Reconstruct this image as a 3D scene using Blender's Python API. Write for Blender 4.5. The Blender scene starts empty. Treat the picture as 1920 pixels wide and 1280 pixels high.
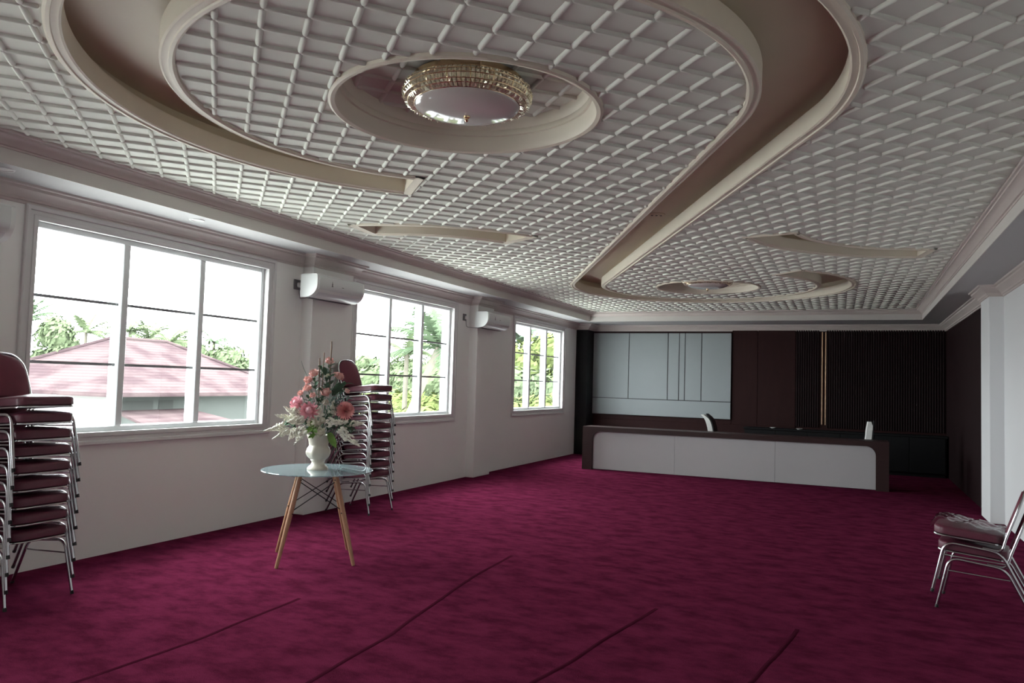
import bpy, math, random
from math import sin, cos, pi, radians, atan2, hypot, sqrt
from mathutils import Vector, Matrix
from mathutils.geometry import delaunay_2d_cdt

random.seed(7)
SC = bpy.context.scene
COL = SC.collection

# ------------------------------------------------------------------ helpers
class MB:
    """collects vertices and faces, then links them as ONE mesh object"""
    def __init__(s): s.v = []; s.f = []; s.m = []; s.mi = 0
    def face(s, idx): s.f.append(tuple(idx)); s.m.append(s.mi)
    def box(s, x0, x1, y0, y1, z0, z1):
        b = len(s.v)
        s.v += [(x0,y0,z0),(x1,y0,z0),(x1,y1,z0),(x0,y1,z0),(x0,y0,z1),(x1,y0,z1),(x1,y1,z1),(x0,y1,z1)]
        for q in ((0,3,2,1),(4,5,6,7),(0,1,5,4),(1,2,6,5),(2,3,7,6),(3,0,4,7)): s.face([b+i for i in q])
    def rbox(s, x0, x1, y0, y1, z0, z1, r=.01):
        """box with chamfered edges"""
        b = len(s.v); ks = {}
        for ix in (0,1):
            for iy in (0,1):
                for iz in (0,1):
                    X = (x0,x1)[ix]; Y = (y0,y1)[iy]; Z = (z0,z1)[iz]
                    dx = r*(1-2*ix); dy = r*(1-2*iy); dz = r*(1-2*iz)
                    for a, p in enumerate(((X, Y+dy, Z+dz), (X+dx, Y, Z+dz), (X+dx, Y+dy, Z))):
                        ks[(ix,iy,iz,a)] = len(s.v); s.v.append(p)
        g = lambda *k: ks[k]
        s.face([g(0,0,0,0),g(0,0,1,0),g(0,1,1,0),g(0,1,0,0)]); s.face([g(1,0,0,0),g(1,1,0,0),g(1,1,1,0),g(1,0,1,0)])
        s.face([g(0,0,0,1),g(1,0,0,1),g(1,0,1,1),g(0,0,1,1)]); s.face([g(0,1,0,1),g(0,1,1,1),g(1,1,1,1),g(1,1,0,1)])
        s.face([g(0,0,0,2),g(0,1,0,2),g(1,1,0,2),g(1,0,0,2)]); s.face([g(0,0,1,2),g(1,0,1,2),g(1,1,1,2),g(0,1,1,2)])
        for i in (0,1):
            for j in (0,1):
                s.face([g(i,j,0,0),g(i,j,1,0),g(i,j,1,1),g(i,j,0,1)])
                s.face([g(i,0,j,0),g(i,1,j,0),g(i,1,j,2),g(i,0,j,2)])
                s.face([g(0,i,j,1),g(1,i,j,1),g(1,i,j,2),g(0,i,j,2)])
                for k in (0,1): s.face([g(i,j,k,0),g(i,j,k,1),g(i,j,k,2)])
    def grid(s, rows, closed=False, wrap=False):
        """rows: list of equal-length point lists, joined by quads"""
        b = len(s.v); n = len(rows[0]); m = len(rows)
        for r in rows: s.v += [tuple(p) for p in r]
        for i in range(m if wrap else m-1):
            for j in range(n if closed else n-1):
                s.face((b+i*n+j, b+i*n+(j+1)%n, b+((i+1)%m)*n+(j+1)%n, b+((i+1)%m)*n+j))
        return b
    def poly(s, pts):
        b = len(s.v); s.v += [tuple(p) for p in pts]; s.face(range(b, b+len(pts)))
    def tube(s, pts, r, n=8, cap=True, closed=False):
        pts = [Vector(p) for p in pts]; m = len(pts)
        rr = r if isinstance(r, (list, tuple)) else [r]*m
        rows = []; nrm = None
        for i, p in enumerate(pts):
            if closed: t = pts[(i+1)%m] - pts[i-1]
            else: t = pts[min(i+1,m-1)] - pts[max(i-1,0)]
            t.normalize()
            if nrm is None:
                nrm = t.orthogonal().normalized()
            else:
                nrm = nrm - t*nrm.dot(t)
                nrm = nrm.normalized() if nrm.length > 1e-6 else t.orthogonal().normalized()
            bn = t.cross(nrm)
            rows.append([p + (nrm*cos(a) + bn*sin(a))*rr[i] for a in [2*pi*k/n for k in range(n)]])
        b = s.grid(rows, closed=True, wrap=closed)
        if cap and not closed:
            s.face([b+k for k in range(n)][::-1]); s.face([b+(m-1)*n+k for k in range(n)])
    def lathe(s, prof, c=(0,0,0), n=32, flute=None, capb=False, capt=False):
        rows = []
        for r, z in prof:
            row = []
            for k in range(n):
                a = 2*pi*k/n; q = r
                if flute: q = r*(1+flute(z)*cos(a*8))
                row.append((c[0]+q*cos(a), c[1]+q*sin(a), c[2]+z))
            rows.append(row)
        b = s.grid(rows, closed=True)
        if capb: s.face([b+k for k in range(n)][::-1])
        if capt: s.face([b+(len(prof)-1)*n+k for k in range(n)])
    def sphere(s, c, r, sx=1, sy=1, sz=1, nu=10, nv=7):
        rows = []
        for i in range(nv+1):
            a = -pi/2 + pi*i/nv
            rows.append([(c[0]+r*sx*cos(a)*cos(2*pi*k/nu), c[1]+r*sy*cos(a)*sin(2*pi*k/nu), c[2]+r*sz*sin(a)) for k in range(nu)])
        s.grid(rows, closed=True)
    def xform(s, M, start=0):
        for i in range(start, len(s.v)): s.v[i] = tuple(M @ Vector(s.v[i]))
    def build(s, name, mat=None, parent=None, smooth=True, kind=None, angle=40):
        me = bpy.data.meshes.new(name)
        me.from_pydata([tuple(p) for p in s.v], [], s.f)
        mats = mat if isinstance(mat, (list, tuple)) else [mat]
        for m in mats:
            if m: me.materials.append(m)
        if len(mats) > 1:
            me.polygons.foreach_set('material_index', s.m)
        me.validate(); me.update()
        if smooth:
            me.polygons.foreach_set('use_smooth', [True]*len(me.polygons))
            try: me.set_sharp_from_angle(angle=radians(angle))
            except Exception: pass
        o = bpy.data.objects.new(name, me); COL.objects.link(o)
        if parent: o.parent = parent
        if kind: o['kind'] = kind
        return o

def tag(o, label, cat, group=None, kind=None):
    o['label'] = label; o['category'] = cat
    if group: o['group'] = group
    if kind: o['kind'] = kind
    return o
def thing(name, label, cat, loc=(0,0,0), rz=0, group=None):
    o = bpy.data.objects.new(name, None); COL.objects.link(o)
    o.empty_display_size = .1
    o.location = loc; o.rotation_euler = (0,0,rz)
    return tag(o, label, cat, group)
def copy_tree(o, parent=None):
    c = o.copy(); COL.objects.link(c)
    if parent:
        c.parent = parent; c.matrix_parent_inverse = o.matrix_parent_inverse.copy()
    for ch in list(o.children): copy_tree(ch, c)
    return c
def arc(cx, cy, r, a0, a1, n):
    return [(cx+r*cos(radians(a0+(a1-a0)*i/n)), cy+r*sin(radians(a0+(a1-a0)*i/n))) for i in range(n+1)]
def fillet(pts, rad, n=6):
    """round the inner corners of a 3-D polyline"""
    pts = [Vector(p) for p in pts]; out = [pts[0]]
    for i in range(1, len(pts)-1):
        a = (pts[i-1]-pts[i]); b = (pts[i+1]-pts[i]); r = min(rad, a.length*.48, b.length*.48)
        p0 = pts[i]+a.normalized()*r; p1 = pts[i]+b.normalized()*r
        for k in range(n+1):
            t = k/n; out.append(p0*(1-t)**2 + pts[i]*2*t*(1-t) + p1*t*t)
    out.append(pts[-1]); return out
def sweep(path, prof, closed=True, side=1):
    """mitred moulding: path of (x,y), prof of (offset to the left of travel, z)"""
    P = [Vector(p) for p in path]; n = len(P); rows = []
    for i in range(n):
        if closed or 0 < i < n-1:
            d0 = (P[i]-P[i-1]).normalized(); d1 = (P[(i+1)%n]-P[i]).normalized()
        elif i == 0: d0 = d1 = (P[1]-P[0]).normalized()
        else: d0 = d1 = (P[-1]-P[-2]).normalized()
        n0 = Vector((-d0.y, d0.x)); n1 = Vector((-d1.y, d1.x)); m = (n0+n1)
        m = m/max(m.length_squared,1e-6)*2
        rows.append([(P[i].x+m.x*o*side, P[i].y+m.y*o*side, z) for o, z in prof])
    return rows

# ------------------------------------------------------------------ materials
def mat(name, col, rough=.6, metal=0, noise=None, bump=None, spec=.5, coat=0, coat_rough=.1, sheen=0, scale=8, coords='Object', stretch=None):
    m = bpy.data.materials.new(name); m.use_nodes = True
    nt = m.node_tree; b = nt.nodes['Principled BSDF']
    b.inputs['Roughness'].default_value = rough; b.inputs['Metallic'].default_value = metal
    b.inputs['Specular IOR Level'].default_value = spec
    b.inputs['Coat Weight'].default_value = coat; b.inputs['Coat Roughness'].default_value = coat_rough
    b.inputs['Sheen Weight'].default_value = sheen
    b.inputs['Base Color'].default_value = (*col, 1)
    tc = nt.nodes.new('ShaderNodeTexCoord'); src = tc.outputs[coords]
    if stretch:
        mp = nt.nodes.new('ShaderNodeMapping'); mp.inputs['Scale'].default_value = stretch
        nt.links.new(src, mp.inputs['Vector']); src = mp.outputs['Vector']
    nz = nt.nodes.new('ShaderNodeTexNoise'); nz.inputs['Scale'].default_value = scale; nz.inputs['Detail'].default_value = 4
    nt.links.new(src, nz.inputs['Vector'])
    v = .04 if noise is None else noise
    mx = nt.nodes.new('ShaderNodeMix'); mx.data_type = 'RGBA'
    mx.inputs[6].default_value = (*[c*(1-v) for c in col], 1); mx.inputs[7].default_value = (*[min(1, c*(1+v)) for c in col], 1)
    nt.links.new(nz.outputs['Fac'], mx.inputs[0]); nt.links.new(mx.outputs[2], b.inputs['Base Color'])
    if bump:
        bp = nt.nodes.new('ShaderNodeBump'); bp.inputs['Strength'].default_value = bump; bp.inputs['Distance'].default_value = .01
        nt.links.new(nz.outputs['Fac'], bp.inputs['Height']); nt.links.new(bp.outputs['Normal'], b.inputs['Normal'])
    return m
def glassy(name, tint, base=.0, glare=None):
    m = bpy.data.materials.new(name); m.use_nodes = True; nt = m.node_tree
    nt.nodes.remove(nt.nodes['Principled BSDF']); out = nt.nodes['Material Output']
    tr = nt.nodes.new('ShaderNodeBsdfTransparent'); tr.inputs[0].default_value = (*tint, 1)
    gl = nt.nodes.new('ShaderNodeBsdfGlossy'); gl.inputs['Roughness'].default_value = 0.0
    lw = nt.nodes.new('ShaderNodeLayerWeight'); lw.inputs['Blend'].default_value = .5
    pw = nt.nodes.new('ShaderNodeMath'); pw.operation = 'POWER'; pw.inputs[1].default_value = 5
    sc = nt.nodes.new('ShaderNodeMath'); sc.operation = 'MULTIPLY_ADD'; sc.inputs[1].default_value = .9; sc.inputs[2].default_value = .03+base
    mx = nt.nodes.new('ShaderNodeMixShader')
    nt.links.new(lw.outputs['Facing'], pw.inputs[0]); nt.links.new(pw.outputs[0], sc.inputs[0]); nt.links.new(sc.outputs[0], mx.inputs[0])
    nt.links.new(tr.outputs[0], mx.inputs[1]); nt.links.new(gl.outputs[0], mx.inputs[2]); last = mx
    if glare:
        df = nt.nodes.new('ShaderNodeBsdfDiffuse'); df.inputs[0].default_value = (*glare, 1)
        m2 = nt.nodes.new('ShaderNodeMixShader'); m2.inputs[0].default_value = .13  # flat diffuse share stands in for a bright reflection
        nt.links.new(mx.outputs[0], m2.inputs[1]); nt.links.new(df.outputs[0], m2.inputs[2]); last = m2
    nt.links.new(last.outputs[0], out.inputs[0])
    return m

M = {}
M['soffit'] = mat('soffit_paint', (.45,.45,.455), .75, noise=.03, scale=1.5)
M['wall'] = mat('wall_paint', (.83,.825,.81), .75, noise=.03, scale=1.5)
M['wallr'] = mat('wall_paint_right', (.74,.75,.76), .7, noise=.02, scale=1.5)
M['ceil'] = mat('ceiling_white', (.685,.700,.635), .7, noise=.03, scale=2)
M['cream'] = mat('moulding_cream', (.69,.635,.53), .55, noise=.04, scale=5)
M['trough'] = mat('trough_cream', (.60,.525,.41), .6, noise=.06, scale=2.5)
M['crown'] = mat('crown_cream', (.56,.50,.475), .55, noise=.04, scale=5)
M['fascia'] = mat('fascia_cream', (.62,.59,.565), .6, noise=.03, scale=5)
M['frame'] = mat('window_white', (.80,.83,.84), .4, noise=.02)
M['bar'] = mat('glazing_bar_grey', (.22,.225,.23), .4, noise=.02)
M['casing'] = mat('casing_white', (.66,.65,.65), .5, noise=.02)
M['pane'] = glassy('window_glass', (.97,.99,.985))
M['tglass'] = glassy('table_glass', (.82,.91,.92), base=.16, glare=(.62,.80,.84))  # pale blue diffuse paints the window reflection into the table top
M['chrome'] = mat('chrome', (.56,.55,.57), .2, metal=1, noise=.03)
M['velvet'] = mat('burgundy_velvet', (.105,.014,.034), .55, noise=.22, scale=30, coat=.25, coat_rough=.25, bump=.25)
M['vback'] = mat('burgundy_back', (.125,.014,.034), .6, noise=.15, scale=18, coat=.1, coat_rough=.3, spec=.3)
M['rubber'] = mat('black_rubber', (.015,.015,.015), .6)
M['beech'] = mat('beech_wood', (.47,.26,.15), .45, noise=.18, scale=14, stretch=(8,8,1))
M['wire'] = mat('black_wire', (.02,.02,.022), .4, metal=.6)
M['vase'] = mat('ivory_ceramic', (.72,.68,.58), .35, noise=.03, coat=.3)
M['rose'] = mat('rose_pale_pink', (.88,.60,.56), .6, noise=.15, scale=40)
M['peony'] = mat('peony_pink', (.86,.50,.55), .6, noise=.2, scale=40)
M['coral'] = mat('coral_dahlia', (.86,.44,.43), .6, noise=.2, scale=40)
M['plume'] = mat('astilbe_white', (.88,.86,.77), .7, noise=.15, scale=60)
M['leaf'] = mat('leaf_green', (.05,.11,.06), .55, noise=.4, scale=20)
M['leafy'] = mat('leaf_bright', (.16,.30,.06), .5, noise=.3, scale=20)
M['eucal'] = mat('leaf_grey', (.13,.19,.17), .6, noise=.3, scale=20)
M['twig'] = mat('twig_brown', (.22,.15,.11), .7, noise=.3, scale=30)
M['acw'] = mat('ac_white', (.80,.82,.81), .35, noise=.01)
M['acf'] = mat('ac_front_white', (.66,.68,.69), .3, noise=.01, coat=.3)
M['dark'] = mat('dark_mark', (.05,.05,.055), .4)
M['sock'] = mat('socket_grey', (.16,.155,.16), .5)
M['gold'] = mat('gold_metal', (.80,.62,.38), .22, metal=1, noise=.06)
M['crystal'] = mat('crystal_facets', (.90,.76,.55), .10, metal=.45, noise=.35, scale=120, coat=1, coat_rough=.02)
M['bowl'] = mat('frosted_bowl', (.62,.59,.56), .12, noise=.02, coat=.8, coat_rough=.03)
M['deskw'] = mat('walnut_dark', (.034,.0135,.0135), .5, spec=.3, noise=.25, scale=6, stretch=(1,6,6))
M['deskp'] = mat('desk_panel_grey', (.47,.455,.465), .5, noise=.02)
M['board'] = mat('grey_board', (.30,.335,.345), .65, noise=.02)
M['black'] = mat('cabinet_black', (.008,.008,.009), .6, spec=.2)
M['wleather'] = mat('white_leather', (.85,.85,.83), .4)
M['bplastic'] = mat('black_plastic', (.02,.02,.022), .35)
M['brass'] = mat('brass_strip', (.85,.60,.42), .25, metal=1)
M['white'] = mat('white_plastic', (.8,.8,.78), .4)
M['roof'] = None
M['hwall'] = mat('house_wall', (0.0603,0.0656,0.0620), spec=0, rough=.8, noise=.05, scale=.4)
M['hwhite'] = mat('house_white', (0.1500,0.1500,0.1440), .8, noise=.03, scale=.4)
M['hdark'] = mat('house_dark', (0.0411,0.0434,0.0411), spec=0, rough=.8)
M['ground'] = mat('ground_pale', (.48,.48,.46), .9, noise=.4, scale=.3)
M['fol1'] = mat('foliage_pale', (0.0823,0.1053,0.0598), spec=0, rough=.7, noise=.35, scale=1.2)  # foliage colours have grey mixed in as painted haze
M['fol2'] = mat('foliage_yellow', (0.0975,0.1204,0.0446), spec=0, rough=.7, noise=.35, scale=1.5)
M['fol3'] = mat('foliage_blue', (0.0612,0.0837,0.0588), spec=0, rough=.7, noise=.35, scale=1.2)
M['palm'] = mat('palm_frond', (0.0602,0.0847,0.0513), spec=0, rough=.6, noise=.3, scale=2)
M['trunk'] = mat('palm_trunk', (0.1120,0.1044,0.0850), spec=0, rough=.8, noise=.25, scale=4)

def m_carpet():
    m = bpy.data.materials.new('carpet_burgundy'); m.use_nodes = True; nt = m.node_tree; b = nt.nodes['Principled BSDF']
    b.inputs['Roughness'].default_value = .95; b.inputs['Specular IOR Level'].default_value = .0
    b.inputs['Sheen Weight'].default_value = .0; b.inputs['Sheen Roughness'].default_value = .45
    b.inputs['Sheen Tint'].default_value = (.9,.25,.5,1)
    tc = nt.nodes.new('ShaderNodeTexCoord')
    mp = nt.nodes.new('ShaderNodeMapping'); mp.inputs['Scale'].default_value = (1,1.6,1); mp.inputs['Rotation'].default_value = (0,0,.5)
    nt.links.new(tc.outputs['Object'], mp.inputs[0])
    n1 = nt.nodes.new('ShaderNodeTexNoise'); n1.inputs['Scale'].default_value = 4.2; n1.inputs['Detail'].default_value = 6; n1.inputs['Roughness'].default_value = .65
    nt.links.new(mp.outputs[0], n1.inputs[0])
    n2 = nt.nodes.new('ShaderNodeTexNoise'); n2.inputs['Scale'].default_value = 160; n2.inputs['Detail'].default_value = 2
    nt.links.new(tc.outputs['Object'], n2.inputs[0])
    r = nt.nodes.new('ShaderNodeValToRGB')
    r.color_ramp.elements[0].position = .36; r.color_ramp.elements[0].color = (.082,.0108,.0290,1)
    r.color_ramp.elements[1].position = .62; r.color_ramp.elements[1].color = (.150,.0198,.0550,1)
    nt.links.new(n1.outputs['Fac'], r.inputs[0])
    mx = nt.nodes.new('ShaderNodeMix'); mx.data_type = 'RGBA'; mx.blend_type = 'MULTIPLY'; mx.inputs[0].default_value = .55
    r2 = nt.nodes.new('ShaderNodeValToRGB'); r2.color_ramp.elements[0].color = (.55,.55,.55,1); r2.color_ramp.elements[0].position = .3
    r2.color_ramp.elements[1].position = .7
    nt.links.new(n2.outputs['Fac'], r2.inputs[0])
    nt.links.new(r.outputs[0], mx.inputs[6]); nt.links.new(r2.outputs[0], mx.inputs[7])
    nt.links.new(mx.outputs[2], b.inputs['Base Color'])
    bp = nt.nodes.new('ShaderNodeBump'); bp.inputs['Strength'].default_value = .5; bp.inputs['Distance'].default_value = .006
    nt.links.new(n2.outputs['Fac'], bp.inputs['Height']); nt.links.new(bp.outputs[0], b.inputs['Normal'])
    return m
M['carpet'] = m_carpet()
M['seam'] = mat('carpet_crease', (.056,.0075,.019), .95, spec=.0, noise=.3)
def m_slat():
    m = mat('fluted_wood', (.0145,.0062,.0072), .6, spec=.15, noise=.25, scale=5, stretch=(3,1,.5))
    return m
M['slat'] = m_slat()
M['woodp'] = mat('dark_wood_panel', (.026,.0085,.0085), .6, spec=.15, noise=.2, scale=4, stretch=(4,1,.6))
def m_roof():
    m = bpy.data.materials.new('roof_tiles'); m.use_nodes = True; nt = m.node_tree; b = nt.nodes['Principled BSDF']
    b.inputs['Roughness'].default_value = .9; b.inputs['Specular IOR Level'].default_value = 0
    tc = nt.nodes.new('ShaderNodeTexCoord')
    w = nt.nodes.new('ShaderNodeTexWave'); w.wave_type = 'BANDS'; w.bands_direction = 'Z'; w.inputs['Scale'].default_value = 2.2
    nt.links.new(tc.outputs['Object'], w.inputs[0])
    n = nt.nodes.new('ShaderNodeTexNoise'); n.inputs['Scale'].default_value = .5; n.inputs['Detail'].default_value = 5
    mp = nt.nodes.new('ShaderNodeMapping'); mp.inputs['Scale'].default_value = (1,1,3.); mp.inputs['Rotation'].default_value = (0,.5,0)
    nt.links.new(tc.outputs['Object'], mp.inputs[0]); nt.links.new(mp.outputs[0], n.inputs[0])
    r = nt.nodes.new('ShaderNodeValToRGB')
    r.color_ramp.elements[0].position = .38; r.color_ramp.elements[0].color = (.050,.0350,.0380,1)
    r.color_ramp.elements[1].position = .56; r.color_ramp.elements[1].color = (.075,.0560,.0570,1)
    nt.links.new(n.outputs['Fac'], r.inputs[0])
    mx = nt.nodes.new('ShaderNodeMix'); mx.data_type = 'RGBA'; mx.blend_type = 'MULTIPLY'; mx.inputs[0].default_value = .18
    nt.links.new(r.outputs[0], mx.inputs[6]); nt.links.new(w.outputs['Color'], mx.inputs[7]); nt.links.new(mx.outputs[2], b.inputs['Base Color'])
    return m
M['roof'] = m_roof()

# ------------------------------------------------------------------ dimensions (floor z = 0, room axis = +Y)
XL, XR = -5.62, 1.628            # left and right wall faces
Y0, Y1 = -3.2, 16.6              # rear wall (behind the photographer), far wall
ZG, ZS, ZC = 3.044, 2.845, 2.715 # grid ceiling, soffit, crown bottom
TX0, TX1, TY0, TY1 = -5.12, 1.09, -2.6, 15.5   # tray opening
Q = .117
COLUMNS = [(2.55,3.20),(6.85,7.60),(10.94,11.53),(-1.85,-1.2)]  # left wall columns
XCOL = -5.475
WIN = [(3.79,6.30,1.0,2.62,1),(7.88,10.40,1.0,2.62,2),(12.745,15.275,1.0,2.62,3),(-0.9,1.62,1.0,2.62,4)]

# ------------------------------------------------------------------ floor
b = MB(); b.box(XL-.2, 2.2, Y0-.2, Y1+.2, -.1, 0)
o = b.build('floor', M['carpet'], smooth=False, kind='structure')
# creases in the loose-laid carpet: low soft ridges
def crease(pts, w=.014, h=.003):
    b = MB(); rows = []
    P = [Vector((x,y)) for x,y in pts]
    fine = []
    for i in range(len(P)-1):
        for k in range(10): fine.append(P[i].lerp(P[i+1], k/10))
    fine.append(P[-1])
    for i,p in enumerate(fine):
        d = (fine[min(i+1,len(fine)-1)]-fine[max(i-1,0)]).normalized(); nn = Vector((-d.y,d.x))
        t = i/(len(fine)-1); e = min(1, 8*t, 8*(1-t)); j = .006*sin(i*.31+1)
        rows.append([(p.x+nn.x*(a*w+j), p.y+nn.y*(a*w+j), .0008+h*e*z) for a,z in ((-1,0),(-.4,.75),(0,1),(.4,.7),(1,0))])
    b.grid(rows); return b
CREASES = [((-2.73,6.25),(-2.69,5.6),(-2.64,5.0),(-2.55,4.4),(-2.50,4.0),(-2.475,3.7),(-2.455,3.2),(-2.44,2.4)), ((-1.23,5.3),(-1.33,4.6),(-1.40,4.1),(-1.47,3.7),(-1.5,2.6)), ((-3.44,4.3),(-3.41,3.85),(-3.39,3.4),(-3.42,2.6)), ((-.33,5.3),(-.39,4.76),(-.49,4.2),(-.52,3.4))]
bb = MB()
for c in CREASES:
    q = crease(c); s0 = len(bb.v); bb.v += q.v
    for f in q.f: bb.face([s0+i for i in f])
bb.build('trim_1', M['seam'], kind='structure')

# ------------------------------------------------------------------ walls
def wall_cells(b, fixed, ys, zs, holes, x0, x1):
    for i in range(len(ys)-1):
        for j in range(len(zs)-1):
            cy = (ys[i]+ys[i+1])/2; cz = (zs[j]+zs[j+1])/2
            if any(h[0]<cy<h[1] and h[2]<cz<h[3] for h in holes): continue
            b.box(x0, x1, ys[i], ys[i+1], zs[j], zs[j+1])
b = MB()
ys = sorted({Y0-.2, Y1+.2, *[w[0] for w in WIN], *[w[1] for w in WIN]})
wall_cells(b, None, ys, [0,1.0,2.62,ZG+.3], WIN, XL-.2, XL)
for y0,y1 in COLUMNS: b.rbox(XL-.05, XCOL, y0, y1, 0, ZS, .006)
b.build('wall_left', M['wall'], smooth=False, kind='structure')
# right wall: white as far as the pillar, dark wood beyond; 
b = MB()
RW = []
ys = sorted({Y0-.2, 11.3, *[w[0] for w in RW], *[w[1] for w in RW]})
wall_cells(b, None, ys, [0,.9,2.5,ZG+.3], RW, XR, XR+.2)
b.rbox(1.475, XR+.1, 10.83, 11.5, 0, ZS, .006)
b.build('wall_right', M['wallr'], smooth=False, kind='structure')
b = MB(); b.box(1.566, XR+.2, 11.5, Y1+.2, 0, ZG+.3)
b.build('wall_right_far', M['slat'], smooth=False, kind='structure')
b = MB()   # rear wall behind the photographer
b.box(XL-.2, XR+.2, Y0-.2, Y0, 0, ZG+.3)
b.build('wall_back', M['wall'], smooth=False, kind='structure')
# far wall: flat wood panels left, fluted slats right
b = MB(); b.box(XL-.2, XR+.2, Y1, Y1+.2, 0, ZG+.3)
for x0,x1 in ((-2.35,-1.838),(-1.832,-1.102)): b.rbox(x0, x1, Y1-.02, Y1, .78, ZC+.02, .004)
b.box(-5.36, -2.36, Y1-.02, Y1, .70, .86)
b.rbox(-5.36, -1.1, Y1-.025, Y1, .0, .78, .004)
b.build('wall_front', M['woodp'], smooth=False, kind='structure')
b = MB(); x = -1.09
while x < 1.55:
    if not (-.63 < x+.022 < -.50): b.rbox(x, x+.030, Y1-.03, Y1, .80, ZC+.02, .006)
    x += .044
b.build('trim_2', M['slat'], smooth=False, kind='structure')
b = MB(); b.box(XL, -5.36, 16.1, Y1, 0, ZS)
b.build('trim_3', M['black'], smooth=False, kind='structure')

# ------------------------------------------------------------------ ceiling: soffit, tray moulding, crown
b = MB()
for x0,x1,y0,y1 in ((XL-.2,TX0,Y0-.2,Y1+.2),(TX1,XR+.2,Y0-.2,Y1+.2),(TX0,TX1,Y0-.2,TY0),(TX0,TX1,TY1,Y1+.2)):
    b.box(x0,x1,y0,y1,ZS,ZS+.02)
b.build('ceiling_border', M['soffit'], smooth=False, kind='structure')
b = MB()   # tray fascia with cornice (travel clockwise so left offset... handled by side)
prof = [(0,ZS),(-.012,ZS+.002),(-.012,ZS+.02),(0,ZS+.024),(0,ZS+.098)]
path = [(TX0,TY0),(TX1,TY0),(TX1,TY1),(TX0,TY1)]
rows = sweep(path, [(-.004,ZS-.0015),(.003,ZS-.0015),(.003,ZS+.100)])
b.grid(rows, wrap=True)
o = b.build('trim_4', M['fascia'], kind='structure', angle=20)
b = MB()
rows = sweep(path, [(0,ZS+.100),(.010,ZS+.100),(.014,ZS+.112),(.026,ZS+.116),(.034,ZS+.130),(.056,ZS+.150),(.082,ZS+.166),(.092,ZS+.168),(.096,ZS+.180),(.112,ZS+.184),(Q,ZG-.006),(Q,ZG+.01)])
b.grid(rows, wrap=True)
b.build('trim_5', M['crown'], kind='structure', angle=25)
# crown moulding at the wall head, stepping round the columns
path = [(XR,Y0),(XR,10.83),(1.475,10.83),(1.475,11.5),(1.566,11.5),(1.566,Y1),(-5.36,Y1),(-5.36,16.1),(XL,16.1)]
for y0,y1 in sorted(COLUMNS, reverse=True): path += [(XL,y1),(XCOL,y1),(XCOL,y0),(XL,y0)]
path += [(XL,Y0)]
CP = [(0,ZC),(.014,ZC),(.018,ZC+.018),(.030,ZC+.022),(.036,ZC+.040),(.058,ZC+.062),(.088,ZC+.084),(.098,ZC+.088),(.102,ZC+.108),(.122,ZC+.114),(.128,ZS)]
b = MB(); b.grid(sweep(path, CP), wrap=True)
b.build('trim_6', M['crown'], kind='structure', angle=25)

# ------------------------------------------------------------------ ceiling: diamond grid panels with sunken S-shaped trough and lamp wells
C1 = Vector((-2.03,3.83)); C2 = Vector((-2.05,11.82)); RT = 1.80
def s_path():
    a = math.degrees(math.asin(2*RT/(C2-C1).length)) + .15
    pts = []; N = 96
    for i in range(N+1):
        th = 132 + (360+a-132)*i/N; t = radians(th)
        pts.append((C1+Vector((cos(t),sin(t)))*RT, Vector((-cos(t),-sin(t)))))
    e = Vector((cos(radians(a)),sin(radians(a))))
    P1 = C1+e*RT; P2 = C2-e*RT
    for i in range(1,12): pts.append((P1.lerp(P2,i/12), -e))
    for i in range(N+1):
        th = 180+a + (-45-180-a)*i/N; t = radians(th)
        pts.append((C2+Vector((cos(t),sin(t)))*RT, Vector((cos(t),sin(t)))))
    return pts
def a_path(cx, cy, r, a0, a1, N=28):
    out = []
    for i in range(N+1):
        t = radians(a0+(a1-a0)*i/N)
        out.append((Vector((cx+r*cos(t), cy+r*sin(t))), Vector((-cos(t),-sin(t)))))
    return out
PATHS = [s_path(), a_path(-4.87,8.38,1.80,278,330), a_path(1.0,7.6,1.80,101,168)]
HW = .20; LIP = .075
def outline(path, off, ext):
    d0 = (path[0][0]-path[1][0]).normalized(); d1 = (path[-1][0]-path[-2][0]).normalized()
    f = [p+n*off for p,n in path]; g = [p-n*off for p,n in path]
    f[0] = f[0]+d0*ext; g[0] = g[0]+d0*ext; f[-1] = f[-1]+d1*ext; g[-1] = g[-1]+d1*ext
    return f + g[::-1]
HOLES = [outline(p, HW+LIP-.01, LIP-.01) for p in PATHS]
RL = .745
for c in (C1,C2): HOLES.append([c+Vector((cos(2*pi*k/72),sin(2*pi*k/72)))*RL for k in range(72)])
def inside(x, y, poly):
    r = False; n = len(poly); j = n-1
    for i in range(n):
        a = poly[i]; c = poly[j]
        if (a.y > y) != (c.y > y) and x < (c.x-a.x)*(y-a.y)/(c.y-a.y)+a.x: r = not r
        j = i
    return r
RHOLES = [outline(p, HW+LIP+.004, LIP+.004) for p in PATHS]
for c in (C1,C2): RHOLES.append([c+Vector((cos(2*pi*k/72),sin(2*pi*k/72)))*.772 for k in range(72)])
BB = [(min(p.x for p in h),max(p.x for p in h),min(p.y for p in h),max(p.y for p in h)) for h in RHOLES]
def in_hole(x, y, H=None):
    for h,q in zip(H or HOLES,BB):
        if q[0]<=x<=q[1] and q[2]<=y<=q[3] and inside(x,y,h): return True
    return False
GX0, GX1, GY0, GY1 = TX0+Q, TX1-Q, TY0+Q, TY1-Q
b = MB()
vs = [Vector(p) for p in ((GX0-.02,GY0-.02),(GX1+.02,GY0-.02),(GX1+.02,GY1+.02),(GX0-.02,GY1+.02))]; es = [(0,1),(1,2),(2,3),(3,0)]
for h in HOLES:
    s0 = len(vs); vs += h; es += [(s0+i, s0+(i+1)%len(h)) for i in range(len(h))]
cv, ce, cf, *_ = delaunay_2d_cdt(vs, es, [], 0, 1e-5)
b.v = [(p.x,p.y,ZG) for p in cv]
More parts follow.
